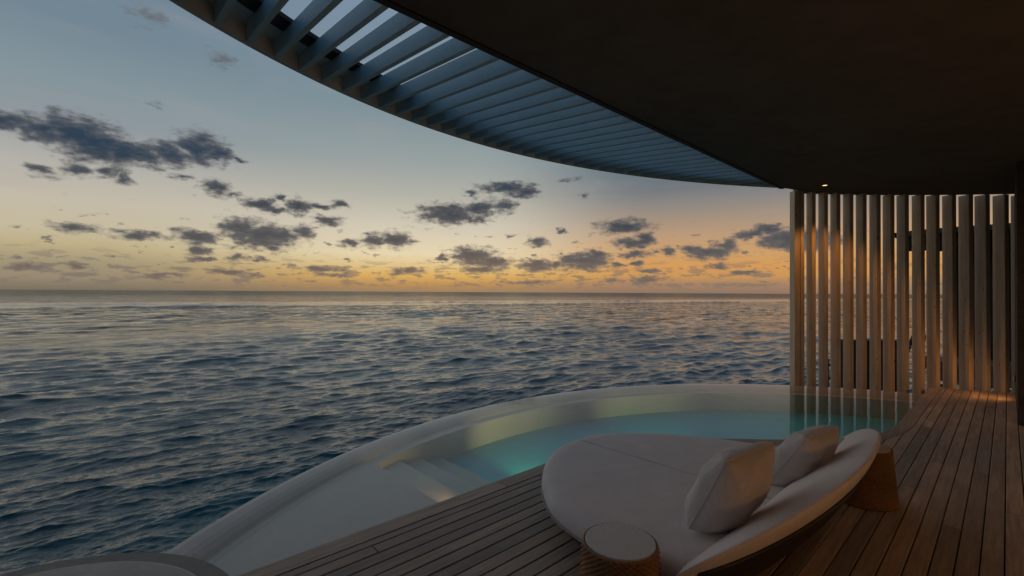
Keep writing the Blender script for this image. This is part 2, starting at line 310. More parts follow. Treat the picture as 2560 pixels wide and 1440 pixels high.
# ------------------------------------------------------------------ sea
SEA = -2.9
def build_sea():
    phi = np.concatenate([np.linspace(-9, 105, 1100), np.linspace(108, 348, 50)[1:-1]])*math.pi/180
    rs = [2.5]
    while rs[-1] < 260:
        r = rs[-1]; rs.append(r+max(0.022, r*(0.0026+0.00006*r)))
    while rs[-1] < 60000: rs.append(rs[-1]*1.12)
    rs = np.array(rs); nr, nphi = len(rs), len(phi)
    R, P = np.meshgrid(rs, phi, indexing='ij')
    X = -R*np.sin(P); Y = R*np.cos(P); H = np.zeros_like(X); DX = np.zeros_like(X); DY = np.zeros_like(X)
    drs = np.gradient(rs)[:, None]+0*X
    nw = 110; lam = np.exp(np.linspace(math.log(0.085), math.log(7.0), nw)); r_ = np.random.RandomState(3)
    main = math.atan2(0.17, -0.985)
    gust = 0.75+0.35*np.sin(X*0.043+Y*0.021+1.0)*np.sin(Y*0.052-X*0.017)+0.2*np.sin(X*0.13+0.7*np.sin(Y*0.09))
    for i, L in enumerate(lam):
        spread = 0.36 if L < 0.8 else 0.30
        th = main+r_.normal(0, spread)+(math.pi if r_.rand() < 0.12 else 0)
        k = 2*math.pi/L
        sl = 0.125 if L < 0.34 else (0.06 if L < 0.8 else (0.030 if L < 2.5 else 0.022))
        a = sl/k*math.sqrt(2)*r_.uniform(0.6, 1.4)
        ph = k*(X*math.cos(th)+Y*math.sin(th))+r_.uniform(0, 6.28)+0.8*np.sin(X*0.31/L+Y*0.22/L+i)
        fade = np.clip((L/drs-1.8)/2.2, 0, 1)*np.clip(1.2-np.abs(R-60)/900, 0, 1)
        A = a*fade*gust*(0.55*(1+0.45*np.sin(X*0.9+Y*0.5+i)) if L < 0.7 else 1.0)
        H += A*np.cos(ph); DX -= A*0.9*math.cos(th)*np.sin(ph); DY -= A*0.9*math.sin(th)*np.sin(ph)
    s = -X*0.974+Y*0.225; t = X*0.225+Y*0.974           # reef swells, offshore
    for s0, amp, wd in ((147, 0.65, 1.7), (186, 0.6, 2.2)):
        mod = 0.65+0.35*np.sin(t*0.045+s0)*np.sin(t*0.017+1.3)
        sh = s0+1.5*np.sin(t*0.03+s0)
        H += amp*mod*np.exp(-((s-sh)/wd)**2)
    X = X+DX; Y = Y+DY
    co = np.stack([X, Y, H+SEA], -1).reshape(-1, 3)
    i = np.arange(nr-1)[:, None]; j = np.arange(nphi)[None, :]; j2 = (j+1) % nphi
    q4 = np.stack([i*nphi+j, i*nphi+j2+0*i, (i+1)*nphi+j2, (i+1)*nphi+j+0*i], -1).reshape(-1, 4)[:, ::-1]
    me = bpy.data.meshes.new('sea'); me.vertices.add(len(co)); me.vertices.foreach_set('co', co.ravel())
    me.loops.add(q4.size); me.loops.foreach_set('vertex_index', q4.ravel().astype(np.int32))
    me.polygons.add(len(q4)); me.polygons.foreach_set('loop_start', np.arange(0, q4.size, 4, dtype=np.int32))
    me.update(calc_edges=True); me.shade_smooth()
    o = bpy.data.objects.new('sea', me); COL.objects.link(o); o['kind'] = 'structure'
    m, T = material('sea_water')
    pos = T.n('ShaderNodeNewGeometry').outputs['Position']
    mp = T.n('ShaderNodeMapping', ins={0: pos, 2: (0, 0, math.radians(10)), 3: (1.0, 0.30, 1.0)}).outputs[0]
    dist = T.v('LENGTH', pos)
    sc = T.m('DIVIDE', T.m('ADD', T.m('MULTIPLY', T.n('ShaderNodeSeparateXYZ', ins={0: pos}).outputs[0], -0.974), T.m('MULTIPLY', T.n('ShaderNodeSeparateXYZ', ins={0: pos}).outputs[1], 0.225)), 1.0)
    n1 = T.noise(mp, 11.0, 3.0, 0.6)
    calm = T.m('MULTIPLY', T.sm(sc, 143.0, 150.0), T.sm(sc, 235.0, 195.0))    # glassy lane behind the reef swell
    bp = T.n('ShaderNodeBump', ins={'Strength': 0.6, 'Distance': 1.0, 'Height': T.m('MULTIPLY', n1, 0.045)}).outputs[0]
    # ripples too small for the mesh: slopes taken straight from noise, so they keep their strength at any distance
    def slope(scale, detail, k):
        c_ = T.noise(mp, scale, detail, 0.6, out=1)
        return T.v('MULTIPLY', T.v('SUBTRACT', c_, (0.5, 0.5, 0.5)), (k, k*0.45, 0.0))
    fnear = slope(9.0, 3.0, 0.06)
    ffar = T.v('ADD', slope(2.6, 3.0, 1.9), slope(0.5, 3.0, 1.3))
    wf = T.m('MULTIPLY', T.sm(dist, 20.0, 170.0), T.m('SUBTRACT', 1.0, T.m('MULTIPLY', calm, 0.85)))
    sv = T.v('ADD', fnear, T.v('MULTIPLY', ffar, T.n('ShaderNodeCombineXYZ', ins={0: wf, 1: wf, 2: 0.0}).outputs[0]))
    bp = T.v('NORMALIZE', T.v('ADD', bp, sv))
    turq = T.sm(T.noise(pos, 0.12, 3.0, 0.5), 0.4, 0.7)
    col = T.mix(turq, (0.001, 0.058, 0.068, 1), (0.002, 0.105, 0.110, 1))
    rough = T.m('ADD', 0.06, T.m('MULTIPLY', T.sm(dist, 60.0, 900.0), 0.10))
    b = T.n('ShaderNodeBsdfPrincipled', ins={'Base Color': col, 'Roughness': rough, 'IOR': 1.52, 'Normal': bp, 'Specular IOR Level': 0.5})
    # far off, unresolved waves hide part of the mirror: that share shows the dark water body
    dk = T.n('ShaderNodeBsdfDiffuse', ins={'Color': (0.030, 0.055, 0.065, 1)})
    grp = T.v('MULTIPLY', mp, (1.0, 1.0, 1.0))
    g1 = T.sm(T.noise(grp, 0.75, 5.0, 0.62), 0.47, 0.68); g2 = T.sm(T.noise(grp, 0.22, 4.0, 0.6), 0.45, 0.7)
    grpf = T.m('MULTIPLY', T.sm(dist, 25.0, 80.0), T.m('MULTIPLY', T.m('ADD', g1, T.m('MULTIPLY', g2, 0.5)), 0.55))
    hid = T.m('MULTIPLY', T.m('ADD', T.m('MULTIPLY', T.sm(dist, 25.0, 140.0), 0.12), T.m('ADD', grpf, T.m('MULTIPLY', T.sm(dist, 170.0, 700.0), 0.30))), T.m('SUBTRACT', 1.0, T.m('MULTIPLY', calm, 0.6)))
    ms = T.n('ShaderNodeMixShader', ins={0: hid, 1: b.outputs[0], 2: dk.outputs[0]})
    finish(T, ms.outputs[0]); me.materials.append(m)
build_sea()
# ------------------------------------------------------------------ plan curves shared by deck, pool and roof
PC = (1.045, 4.639); PR = 6.47                       # infinity edge arc
def arc(c, r, a0, a1, n): return [(c[0]+r*math.cos(a), c[1]+r*math.sin(a)) for a in np.linspace(a0, a1, n)]
def arc_x(c, r, y): return c[0]-math.sqrt(max(r*r-(y-c[1])**2, 0))
INNER = [(-3.02, -0.37), (-3.02, 0.5), (-3.02, 1.5), (-3.02, 2.6), (-3.02, 3.7), (-3.02, 4.25), (-2.98, 4.42), (-2.88, 4.58), (-2.5, 4.97), (-2.14, 5.33), (-1.84, 5.63),
         (-1.47, 6.02), (-1.26, 6.30), (-1.12, 6.58), (-1.03, 6.88), (-0.975, 7.2), (-0.95, 7.55), (-0.95, 8.6), (-0.95, 9.7), (-0.95, 10.93)]
def offset(P, d):
    out = []
    for i, p in enumerate(P):
        a = Vector(P[max(i-1, 0)]); b = Vector(P[min(i+1, len(P)-1)]); t = (b-a).normalized(); out.append((p[0]+t.y*d, p[1]-t.x*d))
    return out
IN2 = offset(INNER, 0.145); IN2[-1] = (IN2[-1][0], 10.99)
def y_in(x, P=IN2):
    """deck side boundary of the coping at this x, for the planks that end on it"""
    for a, b in zip(P[5:-1], P[6:]):
        if a[0]-1e-6 <= x <= b[0]+1e-6 and b[0] > a[0]+1e-6: return a[1]+(b[1]-a[1])*(x-a[0])/(b[0]-a[0])
    return None
# ------------------------------------------------------------------ deck
deck = bpy.data.objects.new('deck', None); COL.objects.link(deck); deck['kind'] = 'structure'
PITCH = 0.1029
y_end = lambda x: 10.99+(x+0.95)*0.40
base = [(-2.99, -4.0), (-2.99, 4.3), (-2.8, 4.62), (-1.5, 5.93), (-1.2, 6.3), (-0.99, 7.0), (-0.92, 7.6), (-0.92, 10.85), (0.08, 11.25), (0.08, 8.9), (1.4, 8.9), (1.4, -4.0)]
v, f = prism(base, -0.30, -0.075); mesh('deck_joists', v, f, M_under, deck)
x = 0.0835-PITCH*0.0
cols = []
while x > -2.86:
    cols.append((x-PITCH+0.0035, x-0.0035)); x -= PITCH
x = 0.0835
while x < 1.38: cols.append((x+0.0035, x+PITCH-0.0035)); x += PITCH
for (a, b) in cols:
    a = max(a, -2.868)
    if b-a < 0.02: continue
    ya, yb = (y_in(a), y_in(b)) if b < -0.81 else (None, None)
    top_a = ya-0.008 if ya is not None else (y_end(a) if a < 0.06 else 8.64)
    top_b = yb-0.008 if yb is not None else (y_end(b) if a < 0.06 else 8.64)
    if b >= -0.81 and a < -0.805:
        cv = [(q0[0]+0.006, q0[1]-0.004) for q0 in IN2 if a < q0[0]+0.006 < -0.79 and q0[1] > 6.3]
        pl = [(a, 5.0), (b, 5.0), (b, y_end(b)), (-0.80, y_end(-0.80))]+cv[::-1]+[(a, y_in(a)-0.008)]
        v, f = prism(pl, -0.028, 0.0); mesh('plank', v, f, M_deck, deck)
        v, f = box(a, b, 1.9, 4.995, -0.028, 0.0); mesh('plank', v, f, M_deck, deck); v, f = box(a, b, -4.0, 1.895, -0.028, 0.0); mesh('plank', v, f, M_deck, deck)
        continue
    if b-a < 0.02: continue
    y0 = -4.0; cuts = [y0]
    while cuts[-1] < min(top_a, top_b)-2.6: cuts.append(cuts[-1]+random.choice((3.6, 4.2, 4.8))+random.uniform(-0.6, 0.6))
    if min(top_a, top_b)-cuts[-1] < 0.8 and len(cuts) > 1: cuts.pop()
    for i, c0 in enumerate(cuts):
        last = i == len(cuts)-1
        ta, tb = (top_a, top_b) if last else (cuts[i+1]-0.005,)*2
        z = random.uniform(-0.0012, 0.0012); e = 0.004
        vv = [(a, c0, z-0.028), (b, c0, z-0.028), (b, tb, z-0.028), (a, ta, z-0.028), (a, c0, z-e), (b, c0, z-e), (b, tb, z-e), (a, ta, z-e),
              (a+e, c0+e, z), (b-e, c0+e, z), (b-e, tb-e, z), (a+e, ta-e, z)]
        ff = [(0, 3, 2, 1), (0, 1, 5, 4), (1, 2, 6, 5), (2, 3, 7, 6), (3, 0, 4, 7), (4, 5, 9, 8), (5, 6, 10, 9), (6, 7, 11, 10), (7, 4, 8, 11), (8, 9, 10, 11)]
        rx, ry = a, c0                                    # object origin at the plank, so its grain is its own
        o = mesh('plank', [(p[0]-rx, p[1]-ry, p[2]) for p in vv], ff, M_deck, None); o.parent = deck; o.location = (rx, ry, 0)
# coping boards following the pool, mitred where they meet
segs = [(0, 3), (3, 6), (6, 9), (9, 11), (11, 16), (16, 18), (18, 19)]
for (i, j) in segs:
    A = INNER[i:j+1]; B = IN2[i:j+1]
    tv = Vector((A[-1][0]-A[0][0], A[-1][1]-A[0][1])).normalized()*0.0025
    A = list(A); B = list(B)
    A[0] = (A[0][0]+tv.x, A[0][1]+tv.y); B[0] = (B[0][0]+tv.x, B[0][1]+tv.y); A[-1] = (A[-1][0]-tv.x, A[-1][1]-tv.y); B[-1] = (B[-1][0]-tv.x, B[-1][1]-tv.y)
    v, f = strip(A, B, -0.055, 0.001); mesh('coping_board', v, f, M_deck, deck)
v, f = box(-3.02, -2.875, -4.0, -0.372, -0.055, 0.001); mesh('coping_board', v, f, M_deck, deck)
# narrow drain strip beside the straight coping
v, f = box(-2.873, -2.8615, -4, 4.2, -0.06, -0.006); mesh('drain_strip', v, f, M_metal, deck)
# ------------------------------------------------------------------ pool
pool = root('infinity_pool', (-3.0, 5.0, -0.1), 'curved infinity pool with pale rim and underwater steps beside the wooden deck', 'pool')
a_lo = math.pi+math.asin((PC[1]+0.37)/PR) if False else math.atan2(-0.37-PC[1], -3.02-PC[0])
a_hi = math.atan2(10.90-PC[1], -0.95-PC[0])
a_lo += 2*math.pi if a_lo < 0 else 0
def arcs(r, n=96): return arc(PC, r, a_lo, a_hi, n)
n_ = 96; prof_ = [(PR, -0.75), (PR, -0.106), (6.43, -0.106), (6.40, -0.112), (6.36, -0.122), (6.32, -0.140), (6.28, -0.168), (6.255, -0.198), (6.24, -0.2045), (6.20, -0.2048), (6.20, -0.75)]
V_ = []; F_ = []
for (rr_, zz_) in prof_: V_ += [(p_[0], p_[1], zz_) for p_ in arcs(rr_, n_)]
for k_ in range(len(prof_)-1): F_ += [(k_*n_+i_, k_*n_+i_+1, (k_+1)*n_+i_+1, (k_+1)*n_+i_) for i_ in range(n_-1)]
mesh('rim', V_, F_, M_poolrim, pool)
v, f = strip(arcs(PR+0.035), arcs(PR+0.003), -1.25, -0.135); mesh('overflow_wall', v, f, M_poolout, pool)
v, f = strip(arcs(6.198), arcs(6.13), -0.75, -0.206); mesh('ledge', v, f, M_pool, pool)
def slab(y0, y1, z, rr, name):
    ys = np.linspace(y0, y1, 12); L = [(arc_x(PC, rr, y), y) for y in ys]; L = [(min(p[0], -3.0), p[1]) for p in L]
    v, f = prism(L+[(-2.99, y1), (-2.99, y0)], -0.75, z); return mesh(name, v, f, M_pool, pool)
slab(-0.36, 2.25, -0.205, 6.13, 'shelf')
slab(2.253, 2.60, -0.285, 6.13, 'step'); slab(2.603, 2.93, -0.365, 6.13, 'step'); slab(2.933, 3.25, -0.445, 6.13, 'step')
PF = [p for p in arcs(6.135, 60) if p[1] > 3.26]
fl = [(arc_x(PC, 6.135, 3.253), 3.253)]+sorted(PF, key=lambda p: -math.atan2(p[1]-PC[1], p[0]-PC[0]) % (2*math.pi))
fl = [(arc_x(PC, 6.135, 3.253), 3.253)]+[p for p in arcs(6.135, 60) if p[1] > 3.26 and p[0] < -0.93][::1]
if fl[1][1] > fl[-1][1]: fl = [fl[0]]+fl[1:][::-1]
inn = [p for p in INNER if p[1] > 3.3][::-1]
poly = fl+[(-0.93, 10.6)]+[(p[0]+0.02, p[1]) for p in inn[1:]]+[(-3.0, 3.253)]
v, f = prism(poly, -0.75, -0.53); mesh('pool_floor', v, f, M_poolfloor, pool)
I2 = offset(INNER, 0.02)
v, f = strip(I2, offset(INNER, 0.06), -0.75, -0.057); mesh('inner_wall', v, f, M_pool, pool)
WA = [p for p in arcs(PR-0.006, 120)]
wpoly = WA+[(p[0]+0.015, p[1]) for p in INNER[::-1]] if Vector(WA[-1]).y > 5 else WA[::-1]+[(p[0]+0.015, p[1]) for p in INNER[::-1]]
v, f = prism(wpoly, -0.74, -0.1)
water = mesh('pool_water', v, f, None, None, kind='structure')
m, T = material('pool_water')
pos = T.n('ShaderNodeNewGeometry').outputs['Position']
nz = T.noise(pos, 3.2, 3.0, 0.5)
bp = T.n('ShaderNodeBump', ins={'Strength': 0.35, 'Distance': 0.006, 'Height': nz}).outputs[0]
bf = T.n('ShaderNodeNewGeometry').outputs['Backfacing']
fr = T.n('ShaderNodeFresnel', ins={'IOR': T.m('ADD', 1.33, T.m('MULTIPLY', bf, 1/1.33-1.33)), 'Normal': bp}).outputs[0]   # same reflectance from both sides: the water is not refracted here
tr = T.n('ShaderNodeBsdfTransparent'); gl = T.n('ShaderNodeBsdfGlossy', ins={'Roughness': 0.015, 'Normal': bp})
mixs = T.n('ShaderNodeMixShader', ins={0: fr, 1: tr.outputs[0], 2: gl.outputs[0]})
vol = T.n('ShaderNodeVolumeAbsorption', ins={'Color': (0.42, 0.88, 0.88, 1), 'Density': 0.42})
finish(T, mixs.outputs[0], vol.outputs[0]); water.data.materials.append(m)
# ------------------------------------------------------------------ roof with louvered brim
RC = (1.207, 4.347); RR = 6.677
zr = lambda x, y: 3.367-0.1*x
roof = root('veranda_roof', (-3.0, 4.3, 3.66), 'dark veranda roof with curved brim of pale louvers over the deck and pool', 'roof')
ra0 = math.atan2(-0.95-RC[1], -2.88-RC[0]) + 2*math.pi; ra1 = math.atan2(9.63-RC[1], -2.88-RC[0])
ra0 -= 0.0
add_z = lambda d: (lambda x, y: zr(x, y)+d)
rarc = lambda r, n=90, a0=ra0, a1=ra1: arc(RC, r, a0, a1, n)
v, f = strip(rarc(RR), rarc(RR-0.055), add_z(0.0), add_z(0.20)); mesh('rim_beam', v, f, M_rim, roof, False)
v, f = strip(rarc(RR-0.057), rarc(RR-0.30), add_z(0.151), add_z(0.20)); mesh('cover_plate', v, f, M_louv, roof, False)
v, f = strip(rarc(RR-0.302), rarc(RR-0.50), add_z(0.1515), add_z(0.19)); mesh('gutter', v, f, M_black, roof, False)
y = 0.95-0.262*7
while y < 9.5:
    xo = arc_x(RC, RR-0.056, y+0.025 if y > 4.3 else y)
    if xo < -2.95:
        v, f = box(xo, -2.945, y, y+0.048, 0, 0.15)
        v = [(p[0], p[1], p[2]+zr(p[0], p[1])+0.0015) for p in v]
        mesh('louver', v, f, M_louv, roof)
    y += 0.262
v, f = box(-2.943, -2.87, -0.95, 9.64, 0, 0.16); v = [(p[0], p[1], p[2]+zr(p[0], 0)-0.012) for p in v]; mesh('inner_beam', v, f, wood('beam_timber', (0.03, 0.018, 0.012, 1), (0.05, 0.03, 0.02, 1), (0.08, 0.05, 0.03, 1)), roof)
# ceiling panel: right of the beam, bounded by the same arc beyond the slats
pe = [(-2.868, -5.0), (-2.868, 9.66)]+[(-2.84, 9.69), (-2.72, 9.95), (-2.9, 10.28), (-2.55, 10.5), (-2.0, 10.82), (-1.4, 11.08), (-0.7, 11.3), (0.0, 11.46), (0.6, 11.55), (2.3, 11.6), (2.3, -5.0)]
v, f = prism(pe, add_z(0.0), add_z(0.14)); mesh('ceiling_panel', v, f, M_soff, roof)
v, f = prism(pe, add_z(0.142), add_z(0.28)); mesh('roof_top', v, f, M_roofm, roof)
# ------------------------------------------------------------------ slat screen
screen = root('slat_screen', (-1.5, 10.9, -0.2), 'curved screen of upright pale timber slats closing the far end of the pool', 'screen')
SP = [(-2.7803, 9.9436), (-2.5386, 10.1385), (-2.3704, 10.2726), (-2.2003, 10.3998), (-2.022, 10.5237), (-1.8412, 10.6411), (-1.6511, 10.7551), (-1.4661, 10.8592), (-1.2747, 10.9587), (-1.0681, 11.056), (-0.8755, 11.1413), (-0.6667, 11.2242), (-0.4577, 11.2996), (-0.2562, 11.3663), (-0.0349, 11.4297), (0.1815, 11.4848)]
D = Vector((-0.616, 0.788)).normalized(); Nn = Vector((0.788, 0.616)).normalized()
def rounded(w, t, r0, n=4):
    """outline in (along D, along N): near end square-ish, far end rounded"""
    pts = []
    for (cx_, cy_, a0, rr) in ((0.006, 0.006, 180, 0.006), (0.006, t-0.006, 90, 0.006), (w-r0, t-r0, 0, r0), (w-r0, r0, -90, r0)):
        pass
    def cor(cx_, cy_, a0, a1, rr):
        for k in range(n+1):
            a = math.radians(a0+(a1-a0)*k/n); pts.append((cx_+rr*math.cos(a), cy_+rr*math.sin(a)))
    cor(0.008, 0.008, 180, 270, 0.008); cor(w-r0, r0, 270, 360, r0); cor(w-r0, t-r0, 0, 90, r0); cor(0.008, t-0.008, 90, 180, 0.008)
    return pts
for i, (px, py) in enumerate(SP):
    w, t = (0.22, 0.175) if i == 0 else (0.245, 0.068)
    pieces = [(0.0, 0.103), (0.108, 0.067)] if i == 0 else [(0.0, t)]
    for k, (o0, tt) in enumerate(pieces):
        out = rounded(w, tt, 0.015 if i else 0.01)
        P2 = [(px+D.x*a+Nn.x*(b+o0), py+D.y*a+Nn.y*(b+o0)) for a, b in out]
        P2 = [(p[0]-px, p[1]-py) for p in P2]
        zz = zr(px, py)
        v, f = prism(P2, -0.45, zz-0.002-0.1*0)
        o = mesh('post' if i == 0 else 'slat', v, f, M_slat, None, False); o.parent = screen
        o.location = (px+1.5, py-10.9, 0.2)
        for vv in o.data.vertices:
            if vv.co.z > 1: vv.co.z = zr(px+vv.co.x, py+vv.co.y)-0.003
A = [(p[0]+D.x*0.02-0.0, p[1]+D.y*0.02) for p in SP]; B = [(p[0]+D.x*0.20, p[1]+D.y*0.20) for p in SP]
v, f = strip(A, B, -0.62, -0.452); mesh('base_rail', v, f, M_slat, screen)
# stone sill between rim and slats
A = [p for p in arc(PC, PR+0.037, math.radians(128), math.radians(107.3), 24)]
B = [(p[0]-0.02, p[1]+0.02) for p in [SP[0]]]
nA = len(A); S1 = []
for k in range(nA):
    tt = k/(nA-1)*9.2; i0 = min(int(tt), len(SP)-2); fr_ = tt-i0
    S1.append((SP[i0][0]*(1-fr_)+SP[i0+1][0]*fr_-0.0, SP[i0][1]*(1-fr_)+SP[i0+1][1]*fr_-0.01))
# ------------------------------------------------------------------ end wall and house wall
v, f = box(0.078, 2.2, 8.66, 11.6, -0.35, 3.1)
v = [(p[0], p[1], zr(p[0], p[1])-0.004 if p[2] > 1 else p[2]) for p in v]
mesh('end_wall', v, f, M_stone, None, kind='structure', label='dark rough textured wall at the right end of the slats', cat='wall')
v, f = box(1.42, 1.6, -4.6, 8.655, -0.3, 3.1); v = [(p[0], p[1], zr(p[0], p[1])-0.004 if p[2] > 1 else p[2]) for p in v]
mesh('house_wall', v, f, M_facade, None, kind='structure')
# ------------------------------------------------------------------ lamps
def lamp(name, kind, loc, power, col, target=None, size=0.03, angle=70, blend=0.6):
    L = bpy.data.lights.new(name, kind); L.energy = power; L.color = col
    if kind in ('SPOT', 'POINT'): L.shadow_soft_size = size
    if kind == 'SPOT': L.spot_size = math.radians(angle); L.spot_blend = blend
    o = bpy.data.objects.new(name, L); COL.objects.link(o); o.location = loc
    if target: o.rotation_euler = (Vector(loc)-Vector(target)).to_track_quat('Z', 'Y').to_euler()
    return o
M_lens = plain('lamp_lens', (0.8, 0.6, 0.3), 0.5, 10, 0.05, 0.0, emis=((1.0, 0.62, 0.25), 2.2))
WARM = (1.0, 0.45, 0.12)
def downlight(x, y, power, label, target, angle=70):
    z = zr(x, y)
    t = root('ceiling_downlight', (x, y, z), label, 'downlight', 'downlights in the veranda ceiling')
    v, f = lathe((x, y, z), [(0.055, -0.001), (0.055, -0.006), (0.04, -0.006), (0.038, -0.002)], 24, cap0=False, cap1=False); mesh('bezel', v, f, M_metal, t, True)
    v, f = lathe((x, y, z), [(0.037, -0.004), (0.037, -0.002)], 24); mesh('lens', v, f, M_lens, t)
    lamp('downlight_glow', 'SPOT', (x, y, z-0.02), power, WARM if angle < 100 else (1.0, 0.62, 0.38), target, 0.04, angle)
downlight(-2.2, 9.57, 50, 'tiny lit round downlight in the dark ceiling above the first slats', (-2.0, 9.9, 0), 95)
sl_ = root('step_light', (0.076, 10.6, 0.34), 'small warm step light low on the rough end wall lighting the deck end', 'step light')
v, f = box(0.060, 0.0775, 10.54, 10.66, 0.30, 0.38); mesh('housing', v, f, M_metal, sl_)
v, f = box(0.056, 0.0595, 10.555, 10.645, 0.305, 0.365); mesh('lens', v, f, plain('frosted_lens', (0.6, 0.45, 0.3), 0.5, 10, 0.05, 0.0, emis=((1.0, 0.55, 0.2), 0.15)), sl_)
lamp('step_light_glow', 'SPOT', (0.03, 10.6, 0.34), 8, WARM, (-0.6, 10.75, 0.1), 0.03, 165, 1.0)
downlight(0.75, 1.2, 7, 'added unseen fill downlight by the house wall nearest the camera', (0.75, 1.2, 0), 150)  # this and the next two: unseen downlights added as warm fill
downlight(0.75, 4.2, 7, 'added unseen fill downlight by the house wall level with the daybed', (0.75, 4.2, 0), 150)
downlight(0.75, 7.2, 7, 'added unseen fill downlight by the house wall before the rough end wall', (0.75, 7.2, 0), 150)
# unseen wall lamps, added to stand in for the warm house interior
for wy, lb in ((2.3, 'added unseen warm lamp on the house wall behind the near half of the daybed'), (5.4, 'added unseen warm lamp on the house wall beyond the daybed')):
    wl = root('added_wall_lamp', (1.40, wy, 0.95), lb, 'wall lamp', 'added lamps standing in for the house interior light')
    v, f = box(1.40, 1.418, wy-0.08, wy+0.08, 0.80, 1.10); mesh('backplate', v, f, M_metal, wl)
    v, f = lathe((1.355, wy, 0.85), [(0.03, 0), (0.035, 0.02), (0.035, 0.18), (0.03, 0.2)], 20); mesh('lamp_shade', v, f, M_lens, wl, True)
    lamp('added_wall_glow', 'POINT', (1.27, wy, 0.95), 8 if wy < 4 else 3, WARM, size=0.08)
YEL = (1.0, 0.66, 0.30)
for (l, t, p, a) in (((-3.07, 3.35, -0.28), (-5.6, 5.0, -0.45), 105, 60), ((-2.35, 5.2, -0.28), (-4.9, 7.7, -0.4), 125, 60), ((-1.02, 7.9, -0.28), (-3.6, 9.2, -0.45), 16, 60), ((-3.06, 2.42, -0.23), (-4.6, 2.46, -0.285), 20, 50)):
    lp = root('pool_light', l, {3.35: 'sunk pool light glowing under the coping beside the daybed', 5.2: 'sunk pool light under the slanting coping behind the daybed', 7.9: 'sunk pool light under the coping near the slats', 2.42: 'sunk pool light glowing on the top underwater step'}[l[1]], 'pool light', 'underwater lights in the pool wall')
    dv = (Vector(t)-Vector(l)); dv.z = 0; dv.normalize(); c = Vector(l)+dv*0.0
    vv, ff = lathe((0, 0, 0), [(0.0, 0.0), (0.05, 0.0), (0.055, 0.01), (0.05, 0.02), (0.0, 0.021)], 20, cap0=False, cap1=False)
    R = dv.to_track_quat('Z', 'Y').to_matrix()
    vv = [tuple(R @ Vector(p)+c) for p in vv]; mesh('housing', vv, ff, M_metal, lp, True)
    lamp('pool_light_glow', 'SPOT', tuple(c+dv*0.10), p, YEL, t, 0.05, a*0.8, 1.0)
# ------------------------------------------------------------------ daybed
bed = root('daybed', (-1.6, 3.25, 0.0), 'large rounded daybed with grey canvas seat and low curved backrest on the deck', 'daybed')
ctrl = [(-1.02, 2.13), (-1.13, 2.095), (-1.4, 2.075), (-1.70, 2.10), (-1.98, 2.18), (-2.25, 2.37), (-2.47, 2.62), (-2.61, 2.88), (-2.675, 3.2), (-2.62, 3.52), (-2.41, 3.82), (-2.11, 4.07),
        (-1.80, 4.24), (-1.48, 4.36), (-1.2, 4.46), (-0.99, 4.50), (-0.94, 4.2), (-0.93, 3.6), (-0.93, 3.0), (-0.95, 2.4)]
def closed_cr(P, m=8):
    out = []; n = len(P)
    for i in range(n):
        p0, p1, p2, p3 = [np.array(P[(i+k) % n], float) for k in (-1, 0, 1, 2)]
        for k in range(m):
            t = k/m; out.append(tuple(0.5*((2*p1)+(-p0+p2)*t+(2*p0-5*p1+4*p2-p3)*t*t+(-p0+3*p1-3*p2+p3)*t**3)))
    return out
outl = closed_cr(ctrl)
oc = np.array([-1.72, 3.2])
def ring_stack(levels, close_top=True, close_bot=True, crown=0.0):
    """levels: (inset metres, z); rings of the seat outline"""
    O = np.array(outl); n = len(O); nxt = np.roll(O, -1, 0); prv = np.roll(O, 1, 0); t = nxt-prv; t /= np.linalg.norm(t, axis=1)[:, None]
    nor = np.stack([t[:, 1], -t[:, 0]], 1)
    if ((O-oc)*nor).sum() > 0: nor = -nor
    V, F = [], []
    for ins, z in levels:
        if ins < 0.05: Q = O+nor*ins
        else: Q = oc+(O+nor*0.045-oc)*(1-(ins-0.045)/1.5)
        V += [(p[0], p[1], z) for p in Q]
    for j in range(len(levels)-1):
        for i in range(n): i2 = (i+1) % n; F.append((j*n+i, j*n+i2, (j+1)*n+i2, (j+1)*n+i))
    F.append(tuple(range(n))[::-1]); F.append(tuple((len(levels)-1)*n+i for i in range(n)))
    return V, F
def fix(o):
    bm = bmesh.new(); bm.from_mesh(o.data); bmesh.ops.recalc_face_normals(bm, faces=bm.faces); bm.to_mesh(o.data); bm.free()
v, f = ring_stack([(0.06, 0.185), (0.025, 0.19), (0.008, 0.205), (0.0, 0.235), (0.0, 0.262), (0.006, 0.29), (0.02, 0.312), (0.045, 0.326), (0.09, 0.333), (0.2, 0.336), (0.5, 0.337), (1.0, 0.338), (1.4, 0.338)])
fix(mesh('seat_cushion', v, f, M_fab, bed, True))
v, f = ring_stack([(0.16, 0.10), (0.10, 0.115), (0.05, 0.15), (0.04, 0.184)]); fix(mesh('seat_frame', v, f, M_frame, bed, True))
v, f = ring_stack([(0.42, 0.0), (0.36, 0.06), (0.33, 0.099)]); fix(mesh('base', v, f, M_frame, bed, True))
P = [(x, 3.205, 0.3385+0.0008*math.sin(x*9)) for x in np.linspace(-2.58, -1.02, 24)]
v, f = tube(P, 0.0016, 6); mesh('seam', v, f, M_pipe, bed, True)
P = [(p[0], p[1], 0.205) for p in outl]; P.append(P[0]); v, f = tube(P, 0.0065, 6); mesh('piping', v, f, M_pipe, bed, True)
